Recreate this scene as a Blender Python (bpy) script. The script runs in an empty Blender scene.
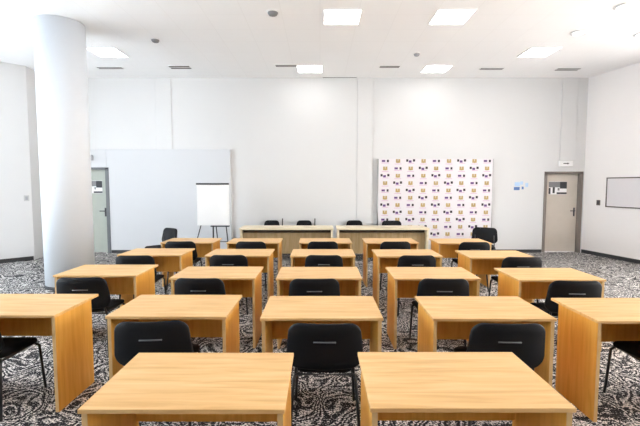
import bpy, bmesh, math, random
from mathutils import Vector, Matrix
random.seed(7)
PI = math.pi
WORLD, PANEL = 10.5, 6.5
SC = bpy.context.scene
COL = SC.collection

# ------------------------------------------------------------------ materials
def new_mat(name):
    m = bpy.data.materials.new(name); m.use_nodes = True
    nt = m.node_tree
    return m, nt, nt.nodes['Principled BSDF']

def plain(name, col, rough=0.6, metal=0.0, spec=0.5, var=0.04, scale=30.0):
    m, nt, b = new_mat(name)
    n = nt.nodes.new('ShaderNodeTexNoise'); n.inputs['Scale'].default_value = scale
    tc = nt.nodes.new('ShaderNodeTexCoord')
    nt.links.new(tc.outputs['Object'], n.inputs['Vector'])
    mx = nt.nodes.new('ShaderNodeMix'); mx.data_type = 'RGBA'
    mx.inputs[6].default_value = (*[c*(1-var) for c in col], 1)
    mx.inputs[7].default_value = (*[min(1, c*(1+var)) for c in col], 1)
    nt.links.new(n.outputs['Fac'], mx.inputs[0])
    nt.links.new(mx.outputs[2], b.inputs['Base Color'])
    b.inputs['Roughness'].default_value = rough
    b.inputs['Metallic'].default_value = metal
    b.inputs['Specular IOR Level'].default_value = spec
    return m

def emit(name, col, s):
    m, nt, b = new_mat(name)
    b.inputs['Base Color'].default_value = (.9, .9, .9, 1)
    b.inputs['Emission Color'].default_value = (*col, 1)
    b.inputs['Emission Strength'].default_value = s
    return m

def wood(name, c0, c1, c2, stretch, rough=0.42):
    m, nt, b = new_mat(name)
    L = nt.links.new
    tc = nt.nodes.new('ShaderNodeTexCoord')
    oi = nt.nodes.new('ShaderNodeObjectInfo')
    add = nt.nodes.new('ShaderNodeVectorMath'); add.operation = 'ADD'
    rm = nt.nodes.new('ShaderNodeVectorMath'); rm.operation = 'SCALE'
    L(oi.outputs['Location'], rm.inputs[0]); rm.inputs['Scale'].default_value = 3.7
    L(tc.outputs['Object'], add.inputs[0]); L(rm.outputs[0], add.inputs[1])
    mp = nt.nodes.new('ShaderNodeMapping'); mp.inputs['Scale'].default_value = stretch
    L(add.outputs[0], mp.inputs['Vector'])
    n = nt.nodes.new('ShaderNodeTexNoise'); n.inputs['Scale'].default_value = 1.0
    n.inputs['Detail'].default_value = 6; n.inputs['Distortion'].default_value = 0.6
    L(mp.outputs[0], n.inputs['Vector'])
    cr = nt.nodes.new('ShaderNodeValToRGB'); e = cr.color_ramp.elements
    e[0].position = 0.33; e[0].color = (*c0, 1); e[1].position = 0.7; e[1].color = (*c2, 1)
    k = e.new(0.5); k.color = (*c1, 1)
    L(n.outputs['Fac'], cr.inputs['Fac']); L(cr.outputs['Color'], b.inputs['Base Color'])
    b.inputs['Roughness'].default_value = rough
    b.inputs['Specular IOR Level'].default_value = 0.35
    return m

M = {}
M['wall'] = plain('wall_paint', (.675, .675, .675), .75, var=.015, scale=1.5)
M['wall_warm'] = plain('wall_paint_warm', (.87, .835, .815), .75, var=.015, scale=1.5)  # warm light on the right wall, put into its paint
M['wall_cool'] = plain('wall_paint_cool', (.61, .62, .64), .75, var=.015, scale=1.5)  # cool light at the left, put into the lining's paint
M['rear'] = plain('rear_wall_grey', (.22, .21, .20), .8, var=.02, scale=2)  # unseen rear wall, darkened to weaken light on camera-facing sides
M['pillar'] = plain('pillar_paint', (.70, .735, .78), .6, var=.01, scale=2)
M['top'] = wood('beech_top', (.62, .355, .13), (.71, .43, .175), (.77, .50, .225), (2.2, 26, 26))
M["side"] = wood("beech_side", (.70, .345, .055), (.77, .40, .072), (.82, .445, .096), (24, 24, 2.0))  # same beech as the tops; light on the sides put in as deeper orange
M['edge'] = wood('beech_edge', (.60, .38, .16), (.65, .43, .20), (.70, .48, .24), (8, 8, 8))
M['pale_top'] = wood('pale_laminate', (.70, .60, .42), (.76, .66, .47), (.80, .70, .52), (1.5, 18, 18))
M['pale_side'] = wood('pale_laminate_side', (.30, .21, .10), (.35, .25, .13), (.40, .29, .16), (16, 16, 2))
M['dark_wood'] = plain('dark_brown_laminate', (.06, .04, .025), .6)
M['black'] = plain('black_plastic', (.006, .0065, .0085), .5, spec=.2, var=.15, scale=60)
M['black_fab'] = plain('black_upholstery', (.008, .008, .010), .8, spec=.2, var=.3, scale=220)
M['tube'] = plain('black_tube', (.015, .015, .016), .35, spec=.5)
M['grey'] = plain('grey_plastic', (.30, .31, .33), .45)
M['pale_grey'] = plain('pale_grey_plastic', (.48, .48, .48), .5)
M['slit'] = plain('slot_lip_grey', (.10, .11, .12), .4)  # highlight on the chair back's handle lip, put into the colour
M['chrome'] = plain('grey_metal', (.5, .5, .5), .3, metal=1.0)
M['base'] = plain('baseboard_dark', (.035, .035, .037), .7)
M['white'] = plain('white_enamel', (.85, .85, .85), .35)
M['paper'] = plain('white_paper', (.88, .88, .88), .5, var=.01)
M['door_cool'] = plain('door_grey_green', (.40, .43, .38), .5, var=.06, scale=6)
M['frame_cool'] = plain('door_frame_grey', (.13, .14, .15), .5)
M['door_warm'] = plain('door_beige_grey', (.60, .54, .47), .5, var=.05, scale=6)
M['frame_warm'] = plain('door_frame_brown_grey', (.20, .17, .15), .5)
M['dark'] = plain('dark_grey', (.04, .04, .045), .6)
M['mid'] = plain('mid_grey', (.22, .22, .23), .6)
M['frame_board'] = plain('board_frame_brown', (.12, .10, .085), .5)
M['board'] = plain('board_pinkish_white', (.72, .69, .70), .3, var=.02)
M['banner'] = plain('banner_vinyl', (.73, .70, .725), .5, var=.02, scale=4)
M['gold'] = plain('print_gold', (.46, .33, .14), .6, var=.2, scale=90)
M['purple'] = plain('print_purple', (.12, .05, .20), .6, var=.2, scale=90)
M['pink'] = plain('print_pink', (.62, .38, .55), .6, var=.1, scale=90)
M['ink'] = plain('print_black', (.03, .02, .03), .6)
M['blue'] = plain('print_blue', (.08, .17, .42), .6, var=.2)
M['sky'] = plain('print_light_blue', (.42, .60, .80), .6, var=.1)
M['slot'] = plain('slot_dark', (.10, .095, .09), .8)
M['em_cool'] = emit('panel_light_cool', (.90, .955, 1.0), PANEL)
M['em_mid'] = emit('panel_light_neutral', (1.0, .985, .96), PANEL)
M['em_warm'] = emit('panel_light_warm', (1.0, .925, .865), PANEL)

def glass_mat():
    m, nt, b = new_mat('window_glass')
    tr = nt.nodes.new('ShaderNodeBsdfTransparent'); gl = nt.nodes.new('ShaderNodeBsdfGlossy')
    gl.inputs['Roughness'].default_value = .02
    mx = nt.nodes.new('ShaderNodeMixShader'); mx.inputs[0].default_value = .06
    nt.links.new(tr.outputs[0], mx.inputs[1]); nt.links.new(gl.outputs[0], mx.inputs[2])
    nt.links.new(mx.outputs[0], nt.nodes['Material Output'].inputs['Surface'])
    return m
M['glass'] = glass_mat()

def ceiling_mat():
    m, nt, b = new_mat('ceiling_tiles'); L = nt.links.new
    tc = nt.nodes.new('ShaderNodeTexCoord')
    br = nt.nodes.new('ShaderNodeTexBrick'); br.offset = 0.0; br.squash = 1.0
    br.inputs['Scale'].default_value = 1.0
    br.inputs['Brick Width'].default_value = .6; br.inputs['Row Height'].default_value = .6
    br.inputs['Mortar Size'].default_value = .006
    br.inputs['Color1'].default_value = (.93, .93, .935, 1)
    br.inputs['Color2'].default_value = (.92, .92, .925, 1)
    br.inputs['Mortar'].default_value = (.885, .885, .885, 1)
    L(tc.outputs['Object'], br.inputs['Vector'])
    L(br.outputs['Color'], b.inputs['Base Color'])
    b.inputs['Roughness'].default_value = .8
    return m
M['ceiling'] = ceiling_mat()

def carpet_mat():
    m, nt, b = new_mat('carpet_pattern'); L = nt.links.new
    tc = nt.nodes.new('ShaderNodeTexCoord')
    # winding bands (contours of a smooth noise) broken by a yarn grain
    n1 = nt.nodes.new('ShaderNodeTexNoise'); n1.inputs['Scale'].default_value = 2.6
    n1.inputs['Detail'].default_value = 1.5; n1.inputs['Distortion'].default_value = .7
    L(tc.outputs['Object'], n1.inputs['Vector'])
    mu = nt.nodes.new('ShaderNodeMath'); mu.operation = 'MULTIPLY'; mu.inputs[1].default_value = 95.0
    L(n1.outputs['Fac'], mu.inputs[0])
    sn = nt.nodes.new('ShaderNodeMath'); sn.operation = 'SINE'; L(mu.outputs[0], sn.inputs[0])
    n2 = nt.nodes.new('ShaderNodeTexNoise'); n2.inputs['Scale'].default_value = 75.0
    n2.inputs['Detail'].default_value = 2.0
    L(tc.outputs['Object'], n2.inputs['Vector'])
    m2 = nt.nodes.new('ShaderNodeMath'); m2.operation = 'MULTIPLY_ADD'
    m2.inputs[1].default_value = 11.0; m2.inputs[2].default_value = -5.7
    L(n2.outputs['Fac'], m2.inputs[0])
    ad = nt.nodes.new('ShaderNodeMath'); ad.operation = 'ADD'
    L(sn.outputs[0], ad.inputs[0]); L(m2.outputs[0], ad.inputs[1])
    mr = nt.nodes.new('ShaderNodeMapRange')
    mr.inputs['From Min'].default_value = -1.2; mr.inputs['From Max'].default_value = 1.6
    L(ad.outputs[0], mr.inputs['Value'])
    cr = nt.nodes.new('ShaderNodeValToRGB'); e = cr.color_ramp.elements
    e[0].position = 0.25; e[0].color = (.022, .022, .026, 1)
    e[1].position = 0.85; e[1].color = (.84, .80, .765, 1)
    k = e.new(0.5); k.color = (.11, .106, .108, 1)
    L(mr.outputs[0], cr.inputs['Fac']); L(cr.outputs['Color'], b.inputs['Base Color'])
    b.inputs['Roughness'].default_value = .95
    b.inputs['Specular IOR Level'].default_value = .1
    return m
M['carpet'] = carpet_mat()

# ------------------------------------------------------------------ mesh helpers
class MB:
    def __init__(self):
        self.bm = bmesh.new(); self.mats = []
    def _mi(self, m):
        if m not in self.mats: self.mats.append(m)
        return self.mats.index(m)
    def box(self, lo, hi, m, bev=0.0, seg=2):
        i = self._mi(m)
        t = bmesh.new()
        c = [(lo[k]+hi[k])/2 for k in range(3)]; s = [abs(hi[k]-lo[k]) for k in range(3)]
        bmesh.ops.create_cube(t, size=1.0, matrix=Matrix.Translation(c) @ Matrix.Diagonal((*s, 1)))
        if bev > 0:
            bmesh.ops.bevel(t, geom=list(t.edges), offset=bev, segments=seg, profile=.5, affect='EDGES')
        self._merge(t, i)
        return self
    def _merge(self, t, i, smooth=False):
        for f in t.faces:
            f.material_index = i; f.smooth = smooth
        me = bpy.data.meshes.new('tmp'); t.to_mesh(me); t.free()
        self.bm.from_mesh(me); bpy.data.meshes.remove(me)
    def tube(self, pts, r, m, n=10):
        i = self._mi(m); t = bmesh.new()
        P = [Vector(p) for p in pts]; rings = []
        up = Vector((0, 0, 1))
        for k, p in enumerate(P):
            if k == 0: d = P[1]-P[0]
            elif k == len(P)-1: d = P[-1]-P[-2]
            else: d = (P[k+1]-P[k]).normalized() + (P[k]-P[k-1]).normalized()
            d.normalize()
            a = d.cross(Vector((1, 0, 0)) if abs(d.x) < .8 else up).normalized()
            b_ = d.cross(a).normalized()
            rings.append([t.verts.new(p + r*(math.cos(2*PI*j/n)*a + math.sin(2*PI*j/n)*b_)) for j in range(n)])
        for A, B in zip(rings, rings[1:]):
            for j in range(n):
                t.faces.new((A[j], A[(j+1) % n], B[(j+1) % n], B[j]))
        t.faces.new(rings[0][::-1]); t.faces.new(rings[-1])
        bmesh.ops.recalc_face_normals(t, faces=list(t.faces))
        self._merge(t, i, True)
        return self
    def lathe(self, prof, c, m, n=48):
        """prof = (radius, z) from bottom to top about the point c"""
        i = self._mi(m); t = bmesh.new(); rings = []
        for r, z in prof:
            rings.append([t.verts.new((c[0]+r*math.cos(2*PI*j/n), c[1]+r*math.sin(2*PI*j/n), c[2]+z)) for j in range(n)])
        for A, B in zip(rings, rings[1:]):
            for j in range(n):
                t.faces.new((A[j], A[(j+1) % n], B[(j+1) % n], B[j]))
        t.faces.new(rings[0][::-1]); t.faces.new(rings[-1])
        bmesh.ops.recalc_face_normals(t, faces=list(t.faces))
        self._merge(t, i, True)
        return self
    def shell(self, outline, off, thick, m, rings=5):
        """padded plate: outline = 2D points (u, v); off(u, v, side) -> 3D point of the front (side 0) or rear (side 1) face"""
        i = self._mi(m); t = bmesh.new(); n = len(outline)
        cu = sum(p[0] for p in outline)/n; cv = sum(p[1] for p in outline)/n
        F, B = [], []
        for k in range(rings+1):
            s = k/rings
            # soft rim: the plate thins towards its border
            th = thick*(1.0 if k < rings else .45)
            s2 = s if k < rings else 1.0
            if k == rings-1: s2 = .965
            ring = [(cu+(u-cu)*s2, cv+(v-cv)*s2) for u, v in outline]
            if k == 0:
                F.append([t.verts.new(off(cu, cv, th/2))]); B.append([t.verts.new(off(cu, cv, -th/2))])
            else:
                F.append([t.verts.new(off(u, v, th/2)) for u, v in ring])
                B.append([t.verts.new(off(u, v, -th/2)) for u, v in ring])
        for S in (F, B):
            for j in range(n):
                t.faces.new((S[0][0], S[1][j], S[1][(j+1) % n]))
            for k in range(1, rings):
                for j in range(n):
                    t.faces.new((S[k][j], S[k+1][j], S[k+1][(j+1) % n], S[k][(j+1) % n]))
        for j in range(n):
            t.faces.new((F[-1][j], B[-1][j], B[-1][(j+1) % n], F[-1][(j+1) % n]))
        bmesh.ops.recalc_face_normals(t, faces=list(t.faces))
        self._merge(t, i, True)
        return self
    def build(self, name, parent=None, loc=None, rot=None):
        me = bpy.data.meshes.new(name); self.bm.to_mesh(me); self.bm.free()
        for m in self.mats: me.materials.append(m)
        o = bpy.data.objects.new(name, me); COL.objects.link(o)
        if parent: o.parent = parent
        if loc: o.location = loc
        if rot: o.rotation_euler = rot
        return o

def tag(o, label=None, cat=None, group=None, kind=None):
    if label: o['label'] = label
    if cat: o['category'] = cat
    if group: o['group'] = group
    if kind: o['kind'] = kind
    return o

def empty(name, loc=(0, 0, 0), rz=0.0):
    o = bpy.data.objects.new(name, None); COL.objects.link(o)
    o.empty_display_size = .1
    o.location = loc; o.rotation_euler = (0, 0, rz)
    return o

def copy_tree(o, parent=None):
    c = o.copy(); COL.objects.link(c)
    if parent: c.parent = parent
    for ch in [x for x in bpy.data.objects if x.parent == o]:
        copy_tree(ch, c)
    return c

def rrect(w0, w1, z0, z1, r0, r1, n=6, sag=0.0):
    """rounded outline: bottom width w0 at z0, top width w1 at z1, corner radii r0 / r1"""
    pts = []
    for (cx, cz, r, a0) in ((w1/2-r1, z1-r1, r1, 0), (-(w1/2-r1), z1-r1, r1, PI/2),
                            (-(w0/2-r0), z0+r0, r0, PI), (w0/2-r0, z0+r0, r0, 1.5*PI)):
        for k in range(n+1):
            a = a0 + PI/2*k/n
            pts.append([cx+r*math.cos(a), cz+r*math.sin(a)])
    # extra points on the long straight runs
    out = []
    for k, p in enumerate(pts):
        q = pts[(k+1) % len(pts)]
        out.append(tuple(p))
        d = math.hypot(q[0]-p[0], q[1]-p[1])
        if d > .08:
            m_ = int(d/.04)
            for j in range(1, m_):
                out.append((p[0]+(q[0]-p[0])*j/m_, p[1]+(q[1]-p[1])*j/m_))
    res = []
    for u, v in out:
        if sag and v < (z0+z1)/2:
            v -= sag*(1-(u/(w0/2))**2)
        res.append((u, v))
    return res

# ------------------------------------------------------------------ the room
XL, XR, YB, YR, H = -6.85, 6.70, 10.36, -3.0, 4.4
XO = 9.8
def struct(name, mb):
    return tag(mb.build(name), kind='structure')
struct('floor', MB().box((-XO, YR-.2, -.1), (XO, YB+.5, 0), M['carpet']))
struct('ceiling', MB().box((-XO, YR-.2, H), (XO, YB+.5, H+.1), M['ceiling']))
# side walls run at an angle to the back wall; each is given by its two ends on the floor, seen from inside with the outside to sgn
def wall_frame(p0, p1):
    d = Vector((p1[0]-p0[0], p1[1]-p0[1], 0)); return d.length, math.atan2(d.y, d.x)
def side_wall(name, p0, p1, sgn, wins=(), z0=.35, z1=4.1, wm='wall'):
    W_ = M[wm]
    L_, rz = wall_frame(p0, p1); t = .2*sgn; lo, hi = min(0, t), max(0, t); m = MB()
    if not wins:
        m.box((0, lo, 0), (L_, hi, H), W_)
    else:
        m.box((0, lo, 0), (L_, hi, z0), W_); m.box((0, lo, z1), (L_, hi, H), W_)
        u = 0
        for a_, b_ in wins:
            m.box((u, lo, z0), (a_, hi, z1), W_); u = b_
        m.box((u, lo, z0), (L_, hi, z1), W_)
    return tag(m.build(name, None, (*p0, 0), (0, 0, rz)), kind='structure')
def side_base(name, p0, p1, sgn):
    L_, rz = wall_frame(p0, p1); lo, hi = min(0, -.015*sgn), max(0, -.015*sgn)
    return tag(MB().box((.02, lo, 0), (L_-.02, hi, .09), M['base'], .004).build(name, None, (*p0, 0), (0, 0, rz)), kind='structure')
def window(n, p0, p1, sgn, a_, b_, z0=.35, z1=4.1):  # out-of-view side windows, added to brighten the room
    L_, rz = wall_frame(p0, p1); d = Vector((math.cos(rz), math.sin(rz), 0)); nn = Vector((-d.y, d.x, 0))*sgn
    c = Vector((*p0, z0)) + d*(a_+b_)/2 + nn*.1
    r = empty('window_%d' % n, c, rz); tag(r, kind='structure')
    hy = (b_-a_)/2; h = z1-z0; f = MB()
    for u0, u1 in ((-hy, -hy+.06), (-.03, .03), (hy-.06, hy)):
        f.box((u0, -.03, 0), (u1, .03, h), M['white'], .004)
    for u0, u1 in ((0, .06), (h*.62-.025, h*.62+.025), (h-.06, h)):
        f.box((-hy, -.03, u0), (hy, .03, u1), M['white'], .004)
    f.build('window_frame', r)
    MB().box((-hy+.03, -.004, .03), (hy-.03, .004, h-.03), M['glass']).build('window_pane', r)
RW = ((XR, YB), (XR+.21*(YB-YR), YR))           # right wall, flaring towards the camera
LW = ((-8.2, YR), (-8.2, 7.77))                 # left wall, then a slanted stretch and a short return
LS = ((-8.2, 7.77), (-6.62, 9.35))
LR = ((-6.62, 9.35), (XL, YB+.3))
WR = [(2.7, 4.8), (5.0, 7.1), (7.3, 9.4), (9.6, 11.7)]
WL = [(2.0, 4.1), (4.3, 6.4), (6.6, 8.7), (8.7+.2, 10.6)]
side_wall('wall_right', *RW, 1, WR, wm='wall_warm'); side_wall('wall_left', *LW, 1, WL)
side_wall('wall_slanted', *LS, 1); side_wall('wall_return', *LR, 1)
for k in range(4):
    window(k+1, *LW, 1, *WL[k]); window(k+5, *RW, 1, *WR[k])
struct('wall_rear', MB().box((-XO, YR-.2, 0), (XO, YR, H), M['rear']))

# back wall, with two door openings
D1 = (-6.24, -5.36, 2.17)     # left door opening x0, x1, top
D2 = (5.74, 6.62, 2.07)       # right door opening
w = MB()
Wb = M['wall']
w.box((XL, YB, 0), (D1[0], YB+.3, H), Wb)
w.box((D1[0], YB, D1[2]), (D1[1], YB+.3, H), Wb)
w.box((D1[1], YB, 0), (D2[0], YB+.3, H), Wb)
w.box((D2[0], YB, D2[2]), (D2[1], YB+.3, H), Wb)
w.box((D2[1], YB, 0), (XR, YB+.3, H), Wb)
struct('wall_back', w)
# columns showing through the back wall, and the lower wall lining at the left
for k, (x, z0) in enumerate(((-3.92, 2.62), (1.13, 0), (6.25, 2.35))):
    struct('trim_%d' % (k+1), MB().box((x-.2, YB-.022, z0), (x+.2, YB, H), M['wall'], .01))
lin = MB()
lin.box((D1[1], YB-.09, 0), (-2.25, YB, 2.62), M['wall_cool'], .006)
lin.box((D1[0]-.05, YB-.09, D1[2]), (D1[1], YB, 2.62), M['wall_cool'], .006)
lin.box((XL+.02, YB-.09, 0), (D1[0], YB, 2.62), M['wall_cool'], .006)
struct('wall_lining', lin)

B = M['base']
side_base('baseboard_left', *LS, 1)
side_base('baseboard_right', *RW, 1)
bb = MB()
bb.box((XL+.03, YB-.105, 0), (D1[0]-.02, YB-.09, .08), B, .004)
bb.box((D1[1]+.06, YB-.105, 0), (-2.25, YB-.09, .08), B, .004)
bb.box((-2.25, YB-.015, 0), (.93, YB, .08), B, .004)
bb.box((1.33, YB-.015, 0), (D2[0]-.06, YB, .08), B, .004)
struct('baseboard_back', bb)

# round pillar
pl = MB().lathe([(.372, 0), (.372, H)], (-4.315, 6.95, 0), M['pillar'], 72)
po = struct('pillar', pl)
struct('baseboard_pillar', MB().lathe([(.380, 0), (.380, .05), (.373, .055)], (-4.315, 6.95, 0), B, 72))

# doors
def make_door(n, D, yf, leaf_m, frame_m, right_jamb):
    x0, x1, zt = D
    r = empty('door_%d' % n, ((x0+x1)/2, yf, 0)); tag(r, kind='structure')
    hw = (x1-x0)/2
    f = MB()
    f.box((-hw-.05, -.015, 0), (-hw+.02, .13, zt), frame_m, .004)
    f.box((hw-(.035), -.015, 0), (hw+.05, .13, zt), frame_m, .004)
    f.box((-hw-.05, -.015, zt-.055), (hw+.05, .13, zt), frame_m, .004)
    f.build('door_frame', r)
    d0 = .075
    MB().box((-hw+.02, d0, .012), (hw-.035, d0+.045, zt-.055), leaf_m, .004).build('door_leaf', r)
    h = MB()
    hx = hw-.10
    h.box((hx-.02, d0-.008, .93), (hx+.02, d0, 1.15), M['dark'], .003)
    h.tube([(hx, d0, 1.07), (hx, d0-.05, 1.07), (hx-.12, d0-.055, 1.07)], .011, M['dark'])
    h.build('door_handle', r)
    s = MB()
    sx0, sx1, z0, z1 = -.33, .13, 1.49, 1.82
    if n == 1: sx0, sx1, z0, z1 = -.12, .28, 1.52, 1.84
    s.box((sx0, d0-.006, z0), (sx1, d0, z1), M['paper'])
    wd, hg = sx1-sx0, z1-z0
    def q(u0, v0, u1, v1, m):
        s.box((sx0+wd*u0, d0-.009, z0+hg*v0), (sx0+wd*u1, d0-.006, z0+hg*v1), m)
    q(.0, .55, .62, .98, M['mid']); q(.62, .45, 1, .98, M['dark']); q(.0, .02, .10, .5, M['dark'])
    q(.22, .1, .34, .55, M['dark']); q(.45, .02, 1, .16, M['dark']); q(.5, .3, .6, .5, M['mid'])
    s.build('door_notice', r)
    return r
make_door(1, D1, YB-.09, M['door_cool'], M['frame_cool'], .03)
make_door(2, D2, YB, M['door_warm'], M['frame_warm'], .09)

# ------------------------------------------------------------------ student desks
ZT = .76
def make_desk():
    r = empty('desk')
    MB().box((-.45, -.30, ZT-.021), (.45, .30, ZT), M['top'], .002, 1).build('tabletop', r)
    for s in (-1, 1):
        x = s*.428
        p = MB().box((x-.0125, -.285, 0), (x+.0125, .20, ZT-.021), M['side'], .001, 1).build('side_panel', r)
        MB().box((x-.0125, -.287, .002), (x+.0125, -.285, ZT-.026), M['edge']).build('edge_strip', p)
    MB().box((-.4155, .165, .425), (.4155, .183, ZT-.021), M['side'], .001, 1).build('modesty_panel', r)
    return r

ROWS = {2: 'second', 3: 'third', 4: 'fourth', 5: 'fifth'}
COLS = {'FL': 'leftmost', 'L': 'second from left', 'C': 'middle', 'R': 'second from right', 'FR': 'rightmost'}
desks = [(1, 'L', -.602, 2.00, 0.0), (1, 'R', .669, 2.01, 0.0)]
RX = {2: dict(FL=-2.43, L=-1.14, C=.012, R=1.275, FR=2.44),
      3: dict(FL=-2.425, L=-1.125, C=-.01, R=1.225, FR=2.49),
      4: dict(FL=-2.37, L=-1.14, C=.04, R=1.23, FR=2.46),
      5: dict(FL=-2.25, L=-1.13, C=.09, R=1.22, FR=2.43)}
RY = {2: dict(FL=3.28, L=3.25, C=3.21, R=3.20, FR=3.15),
      3: dict(FL=4.62, L=4.50, C=4.48, R=4.47, FR=4.42),
      4: dict(FL=5.90, L=5.84, C=5.82, R=5.80, FR=5.70),
      5: dict(FL=7.12, L=7.10, C=7.10, R=7.10, FR=7.05)}
for k in RX:
    for c in RX[k]:
        desks.append((k, c, RX[k][c], RY[k][c], random.uniform(-.008, .008)))
desk0 = make_desk()
for i, (k, c, x, y, rz) in enumerate(desks):
    o = desk0 if i == 0 else copy_tree(desk0)
    o.location = (x, y, 0); o.rotation_euler = (0, 0, rz)
    if k == 1:
        lab = 'light wood desk, %s of the two nearest the camera' % ('left' if c == 'L' else 'right')
    else:
        lab = 'light wood desk, %s in the %s row from the camera' % (COLS[c], ROWS[k])
    tag(o, lab, 'desk', 'student desks in rows')

# ------------------------------------------------------------------ chairs
def make_chair(bz0=.50, bz1=.818, w0=.525, w1=.495, post=False):
    r = empty('chair')
    # seat
    so = rrect(.40, .46, -.21, .21, .08, .07)
    MB().shell(so, lambda u, v, d: (u, v, .448 + d + .10*max(0, -v-.13)**1 - .12*max(0, v-.13)), .036, M['black_fab']).build('seat', r)
    # back shell, dished about the sitter and leaning a little
    bo = rrect(w0, w1, bz0, bz1, .075, .085, sag=.018)
    lean = .16
    def boff(u, v, d):
        return (u, -.262 - lean*(v-bz0) + 1.05*u*u*.55 - d, v)
    b = MB().shell(bo, boff, .026, M['black']).build('backrest', r)
    zs = bz0 + (bz1-bz0)*.60
    pts = [Vector(boff(u, zs, .0155)) for u in (-.075, -.04, 0, .04, .075)]
    MB().tube(pts, .0055, M['slit'], 8).build('handle_slot', b)
    # frame
    f = MB()
    f.tube([(-.20, .17, .424), (-.20, -.20, .424), (.20, -.20, .424), (.20, .17, .424), (-.20, .17, .424)], .011, M['tube'])
    f.build('seat_frame', r)
    for s in (-1, 1):
        MB().tube([(s*.20, .165, .424), (s*.212, .205, .39), (s*.232, .23, .008)], .0115, M['tube']).build('leg', r)
        MB().tube([(s*.20, -.19, .424), (s*.214, -.215, .39), (s*.24, -.27, .008)], .0115, M['tube']).build('leg', r)
        yb = boff(s*.19, bz0+.08, 0)[1]
        MB().tube([(s*.20, -.18, .424), (s*.198, -.215, .45), (s*.192, yb+.02, bz0+.03), (s*.188, yb+.005, bz0+.16)], .0105, M['tube']).build('back_support', r)
    if post:
        y = boff(.25, bz1, 0)[1]
        MB().tube([(-.20, -.19, .424), (-.265, -.23, .5), (-.272, y-.01, bz1+.05)], .014, M['tube']).build('upright_post', r)
    return r

CH = {2: dict(FL=(-2.57, 3.13, .0), L=(-1.165, 2.97, .09), C=(.035, 2.93, -.015), R=(1.265, 2.93, -.03), FR=(2.60, 3.05, .0)),
      3: dict(FL=(-2.39, 4.27, .05), L=(-1.19, 4.24, -.02), C=(-.06, 4.22, .02), R=(1.23, 4.22, -.04), FR=(2.475, 4.13, -.06)),
      4: dict(FL=(-2.43, 5.53, .05), L=(-1.21, 5.57, .02), C=(.06, 5.56, -.03), R=(1.27, 5.54, .0), FR=(2.60, 5.42, -.05)),
      5: dict(FL=(-2.29, 6.86, .04), L=(-1.11, 6.84, -.05), C=(.04, 6.84, .02), R=(1.22, 6.84, .03), FR=(2.50, 6.78, -.03))}
ch0 = make_chair(); first = True
for k in CH:
    for c in CH[k]:
        x, y, rz = CH[k][c]
        o = ch0 if first else copy_tree(ch0); first = False
        o.location = (x, y, 0); o.rotation_euler = (0, 0, rz)
        tag(o, 'black chair tucked under the %s desk in the %s row from the camera' % (COLS[c], ROWS[k]), 'chair', 'black chairs at the student desks')
# two spare chairs beyond the rows
o = copy_tree(ch0); o.location = (-3.33, 8.35, 0); o.rotation_euler = (0, 0, 2.5)
tag(o, 'black chair standing apart at left between pillar and white flip chart', 'chair')
o = copy_tree(ch0); o.location = (3.42, 8.45, 0); o.rotation_euler = (0, 0, PI-.45)
tag(o, 'black chair standing alone in front of the right edge of the logo banner', 'chair')

# chairs of the head table
hp = make_chair(.53, .835, .46, .38, True)
hq = make_chair(.53, .835, .48, .40)
hr = make_chair(.52, .835, .50, .49)
hc = [(hp, -1.22, 9.98, PI, 'black chair behind the left head table, farthest left of the four chair backs', True),
      (hp, -.40, 9.98, PI, 'black chair behind the left head table, at its right end', False),
      (hq, .87, 9.98, PI, 'black chair behind the right head table, clear of the logo banner', True),
      (hr, 1.80, 9.92, PI, 'black square-backed chair behind right head table, in front of logo banner', True)]
for s, x, y, rz, lab, own in hc:
    o = s if own else copy_tree(s)
    o.location = (x, y, 0); o.rotation_euler = (0, 0, rz)
    tag(o, lab, 'chair', 'black chairs behind the head table')

# ------------------------------------------------------------------ head table
def make_head(x0, x1, lab):
    y0, y1 = 8.98, 9.60
    r = empty('head_table', ((x0+x1)/2, (y0+y1)/2, 0)); hw = (x1-x0)/2; hd = (y1-y0)/2
    MB().box((-hw, -hd, .735), (hw, hd, .775), M['pale_top'], .003).build('tabletop', r)
    for s in (-1, 1):
        x = s*(hw-.035)
        MB().box((x-.02, -hd+.02, 0), (x+.02, hd-.04, .735), M['pale_top'], .002).build('side_panel', r)
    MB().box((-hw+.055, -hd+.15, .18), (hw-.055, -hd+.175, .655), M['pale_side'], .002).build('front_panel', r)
    MB().box((-hw+.055, -hd+.20, .63), (hw-.055, -hd+.22, .735), M['dark_wood']).build('cross_rail', r)  # dark board put in for the shade in the gap under the top
    tag(r, lab, 'table', 'pale head tables facing the rows')
make_head(-1.80, .30, 'long pale head table, left of the pair before the back wall')
make_head(.375, 2.43, 'long pale head table, right of the pair, nearer the logo banner')

# ------------------------------------------------------------------ flip chart
r = empty('flip_chart', (-2.46, 9.35, 0))
tilt = .10
MB().box((-.37, -.012, .80), (.37, .012, 1.745), M['white'], .004).build('board', r)
MB().box((-.345, -.018, .83), (.345, -.0125, 1.74), M['paper']).build('paper_pad', r)
MB().box((-.375, -.034, 1.735), (.375, .014, 1.775), M['dark'], .005).build('clamp_bar', r)
MB().box((-.05, -.07, .772), (.375, .012, .80), M['dark'], .004).build('pen_tray', r)
for p0, p1 in (((-.28, .02, 1.2), (-.44, -.28, .008)), ((.28, .02, 1.2), (.44, -.28, .008)), ((0, .03, 1.4), (0, .50, .008)), ):
    MB().tube([p0, (p0[0], .03, .85), p1] if p0[0] else [p0, p1], .012, M['tube']).build('leg', r)
MB().tube([(0, -.02, .79), (0, -.02, .42)], .016, M['tube']).build('centre_post', r)
MB().tube([(-.385, -.06, .43), (.385, -.06, .43)], .009, M['tube']).build('leg_brace', r)
tag(r, 'white flip chart on black tripod left of the head tables', 'flip chart')

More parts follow.
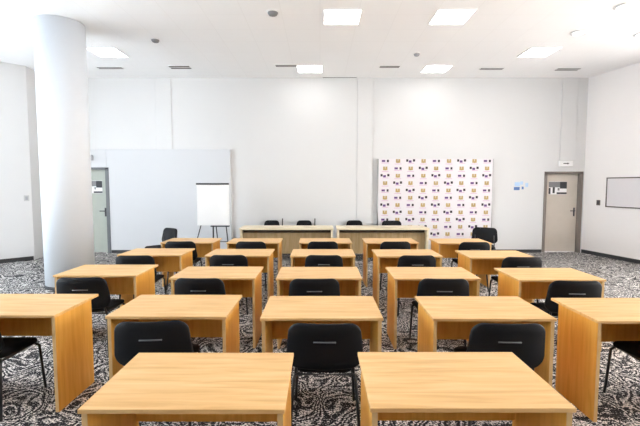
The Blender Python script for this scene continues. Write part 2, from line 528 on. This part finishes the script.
# ------------------------------------------------------------------ logo banner
bx0, bx1, bz0, bz1 = 1.47, 4.33, .22, 2.385
yb = YB-.10
r = empty('logo_banner', ((bx0+bx1)/2, yb, 0)); ox = (bx0+bx1)/2
m = MB()
m.box((bx0-ox, -.006, bz0), (bx1-ox, .006, bz1), M['banner'])
ncol, nrow, dx, dz = 9, 12, .319, .184
rng = random.Random(3)
for i in range(ncol):
    for j in range(nrow):
        cx = bx0 - ox + .165 + i*dx; cz = bz1 - .055 - j*dz
        if cz < bz0+.06: continue
        def q(u, v, w_, h_, mat):
            m.box((cx+u-w_/2, -.0085, cz+v-h_/2), (cx+u+w_/2, -.006, cz+v+h_/2), mat)
        if (i+j) % 2 == 1:
            # square gold emblem with a notch and a lilac caption line below it
            q(-.03, .0, .048, .09, M['gold']); q(.03, .0, .048, .09, M['gold'])
            q(0, -.028, .03, .044, M['gold'])
            q(0, -.075, .17, .014, M['pink'])
        elif (i*3+j) % 4 in (0, 1):
            q(-.045, .0, .085, .05, M['purple']); q(.065, .0, .05, .06, M['ink'])
            q(0, -.05, .19, .014, M['pink'])
        else:
            q(-.09, .012, .052, .06, M['ink']); q(-.015, -.012, .07, .055, M['purple']); q(.08, .014, .056, .06, M['ink'])
            q(.01, -.055, .15, .014, M['pink'])
m.build('printed_sheet', r)
f = MB()
for x in (bx0-ox-.012, bx1-ox+.012):
    f.tube([(x, .01, .02), (x, .01, bz1)], .011, M['chrome'])
f.tube([(bx0-ox-.012, .014, bz1-.012), (bx1-ox+.012, .014, bz1-.012)], .009, M['chrome'])
f.build('stand_frame', r)
for x in (bx0-ox-.012, bx1-ox+.012):
    MB().box((x-.025, -.16, 0), (x+.025, .09, .022), M['chrome'], .004).build('foot', r)
tag(r, 'white banner wall printed with a grid of gold and purple logos', 'banner')

# ------------------------------------------------------------------ small things on the walls
# blue notice between banner and door
r = empty('wall_notice', (5.09, YB, 1.70))
MB().box((-.23, -.008, -.18), (.23, 0, .17), M['wall'], .002).build('sheet', r)
p = MB()
p.box((-.17, -.010, -.10), (-.02, -.008, -.02), M['blue']); p.box((-.15, -.010, .0), (-.02, -.008, .10), M['sky'])
p.box((.03, -.010, -.08), (.08, -.008, -.01), M['blue']); p.box((-.01, -.010, .04), (.06, -.008, .12), M['sky'])
p.box((.12, -.010, -.02), (.19, -.008, .08), M['sky'])
p.build('blue_print', r)
tag(r, 'small white notice with blue print on wall beside the right door', 'notice')

def exit_sign(x, y, z, lab, body):
    r = empty('exit_sign', (x, y, z))
    MB().box((-.17, -.05, -.07), (.17, 0, .07), body, .006).build('housing', r)
    p = MB()
    p.box((-.07, -.052, -.012), (.03, -.05, .012), M['dark'])
    p.box((.03, -.052, -.022), (.05, -.05, .022), M['dark'])
    p.box((.05, -.052, -.010), (.075, -.05, .010), M['dark'])
    p.build('arrow_mark', r)
    tag(r, lab, 'sign')
exit_sign(6.20, YB, 2.27, 'small white exit sign box above the right door', M['white'])
exit_sign(-5.86, YB-.09, 2.41, 'small grey exit sign box above the left door', M['grey'])

# things hung on the angled walls: local x runs along the wall, -y faces the room
def on_wall(name, W, u, z):
    L_, rz = wall_frame(*W)
    return empty(name, (W[0][0]+u*math.cos(rz), W[0][1]+u*math.sin(rz), z), rz)
L2, H2 = .85, .337
r = on_wall('whiteboard', RW, .675+L2, 1.557)
MB().box((-L2, -.02, -H2), (L2, 0, H2), M['board'], .002).build('panel', r)
f = MB()
for z in (-H2, H2):
    f.box((-L2-.015, -.03, z-.013), (L2+.015, 0, z+.013), M['frame_board'], .003)
for u in (-L2, L2):
    f.box((u-.013, -.03, -H2), (u+.013, 0, H2), M['frame_board'], .003)
f.build('frame', r)
tag(r, 'wide framed whiteboard hanging on the right wall', 'whiteboard')

def switch(W, u, z, lab, mat, rk):
    r = on_wall('light_switch', W, u, z)
    MB().box((-.05, -.012, -.065), (.05, 0, .065), mat, .003).build('plate', r)
    MB().box((-.025, -.018, -.04), (.025, -.012, .04), rk, .002).build('rocker', r)
    tag(r, lab, 'switch')
switch(RW, .45, 1.30, 'small dark switch on right wall between door and whiteboard', M['frame_board'], M['dark'])
switch(LS, wall_frame(*LS)[0]-.10, 1.43, 'small grey switch on the left wall left of the pillar', M['pale_grey'], M['grey'])

# ------------------------------------------------------------------ ceiling fittings
def panel(x, y, mat, lab, group):
    r = empty('ceiling_light', (x, y, H))
    f = MB()
    for a, b_ in (((-.3, -.3), (.3, -.28)), ((-.3, .28), (.3, .3)), ((-.3, -.28), (-.28, .28)), ((.28, -.28), (.3, .28))):
        f.box((a[0], a[1], -.016), (b_[0], b_[1], 0), M['white'])
    f.build('frame', r)
    MB().box((-.28, -.28, -.010), (.28, .28, -.002), mat).build('diffuser', r)
    tag(r, lab, 'ceiling light', group)
G = 'square ceiling light panels'
panel(0.35, 6.67, M['em_mid'], 'square light panel in near ceiling row, left of two', G)
panel(2.09, 6.67, M['em_mid'], 'square light panel in near ceiling row, right of two', G)
panel(-4.28, 8.41, M['em_cool'], 'square light panel beside the pillar top, leftmost on the ceiling', G)
panel(4.40, 8.41, M['em_warm'], 'square light panel farthest right on the ceiling, below round downlights', G)
panel(-0.23, 9.57, M['em_mid'], 'square light panel by the back wall above the left head table', G)
panel(2.67, 9.57, M['em_mid'], 'square light panel by the back wall above the logo banner', G)
for y in (-1.5, 1.5, 4.5):
    for x in (-5.7, -3.3, -.9, 1.5, 3.9, 6.3):
        panel(x, y, M['em_cool'] if x < -2 else (M['em_warm'] if x > 2 else M['em_mid']),
              'square white light panel flush in the ceiling above the rows of desks', 'ceiling panels above the desks')

def downlight(x, y, lab):
    r = empty('downlight', (x, y, H))
    MB().lathe([(.10, -.02), (.125, -.016), (.13, 0)], (0, 0, 0), M['white'], 32).build('ring', r)
    MB().lathe([(.088, -.026), (.092, -.020)], (0, 0, 0), M['em_warm'], 32).build('lamp', r)
    tag(r, lab, 'downlight', 'round downlights at the right of the ceiling')
downlight(4.53, 7.33, 'round downlight on the ceiling next to the rightmost square panel')
downlight(4.55, 6.29, 'round downlight nearest the camera on the right ceiling')
downlight(5.71, 7.41, 'round downlight closest to the right wall')

def diffuser(x, y, wd, lab, dp=.16, ns=2):
    r = empty('air_diffuser', (x, y, H))
    MB().box((-wd/2, -dp/2, -.012), (wd/2, dp/2, 0), M['white'], .003).build('frame', r)
    for k in range(ns):
        yy = -dp/2 + dp*(k+.5)/ns
        MB().box((-wd/2+.02, yy-dp*.3/ns, -.0145), (wd/2-.02, yy+dp*.3/ns, -.012), M['slot']).build('slot', r)
    tag(r, lab, 'vent', 'slot air vents along the back of the ceiling')
diffuser(-4.78, 9.48, .60, 'dark slot air vent in ceiling behind the pillar, leftmost')
diffuser(-3.17, 9.43, .50, 'dark slot air vent in ceiling above the back left wall lining', .26)
diffuser(-0.76, 9.30, .50, 'dark slot air vent on ceiling just left of a lit panel')
diffuser(0.49, 10.30, .88, 'long thin slot air vent where ceiling meets back wall', .07, 1)
diffuser(1.57, 9.38, .48, 'dark slot air vent on ceiling between the two back light panels')
diffuser(3.94, 9.55, .56, 'dark slot air vent on ceiling right of the banner light panel', .14)
diffuser(5.71, 9.59, .56, 'dark slot air vent on ceiling above the right door', .20)

def detector(x, y, lab, m_, rad=.07):
    r = empty('smoke_detector', (x, y, H))
    MB().lathe([(rad*.45, -.055), (rad*.8, -.045), (rad, -.02), (rad, 0)], (0, 0, 0), m_, 24).build('body', r)
    MB().lathe([(rad*1.25, -.008), (rad*1.3, 0)], (0, 0, 0), M['white'], 24).build('mounting_plate', r)
    tag(r, lab, 'smoke detector', 'small round ceiling detectors')
detector(-3.03, 7.69, 'small dark round detector on ceiling right of the pillar', M['mid'])
detector(-0.73, 6.50, 'small dark round detector on ceiling left of the near light panels', M['mid'], .08)
detector(1.97, 8.49, 'small pale grey detector on ceiling between near and back light panels', M['grey'], .06)

# ------------------------------------------------------------------ world, camera, view
wd = bpy.data.worlds.new('world'); SC.world = wd; wd.use_nodes = True
wnt = wd.node_tree; bg = wnt.nodes['Background']
# hazy daylight: cooler towards the left of the room, warmer towards the right
tc = wnt.nodes.new('ShaderNodeTexCoord'); sx = wnt.nodes.new('ShaderNodeSeparateXYZ')
wnt.links.new(tc.outputs['Generated'], sx.inputs[0])
mr = wnt.nodes.new('ShaderNodeMapRange'); mr.inputs['From Min'].default_value = -1; mr.inputs['From Max'].default_value = 1
wnt.links.new(sx.outputs['X'], mr.inputs['Value'])
mx = wnt.nodes.new('ShaderNodeMix'); mx.data_type = 'RGBA'
mx.inputs[6].default_value = (.78, .90, 1.0, 1); mx.inputs[7].default_value = (1.0, .94, .88, 1)
wnt.links.new(mr.outputs[0], mx.inputs[0]); wnt.links.new(mx.outputs[2], bg.inputs[0])
bg.inputs[1].default_value = WORLD

cd = bpy.data.cameras.new('camera'); cam = bpy.data.objects.new('camera', cd); COL.objects.link(cam)
cd.sensor_width = 36; cd.lens = 36*407/640; cd.clip_start = .05; cd.clip_end = 100
cam.location = (0, 0, 1.73)
cam.rotation_euler = (PI/2 - math.atan(28/407), 0, 0)
SC.camera = cam
SC.view_settings.view_transform = 'Standard'
SC.view_settings.look = 'None'
SC.view_settings.gamma = 1
SC.view_settings.use_curve_mapping = False
SC.view_settings.exposure = 0.35
SC.cycles.use_denoising = True
SC.cycles.max_bounces = 10
SC.cycles.diffuse_bounces = 8
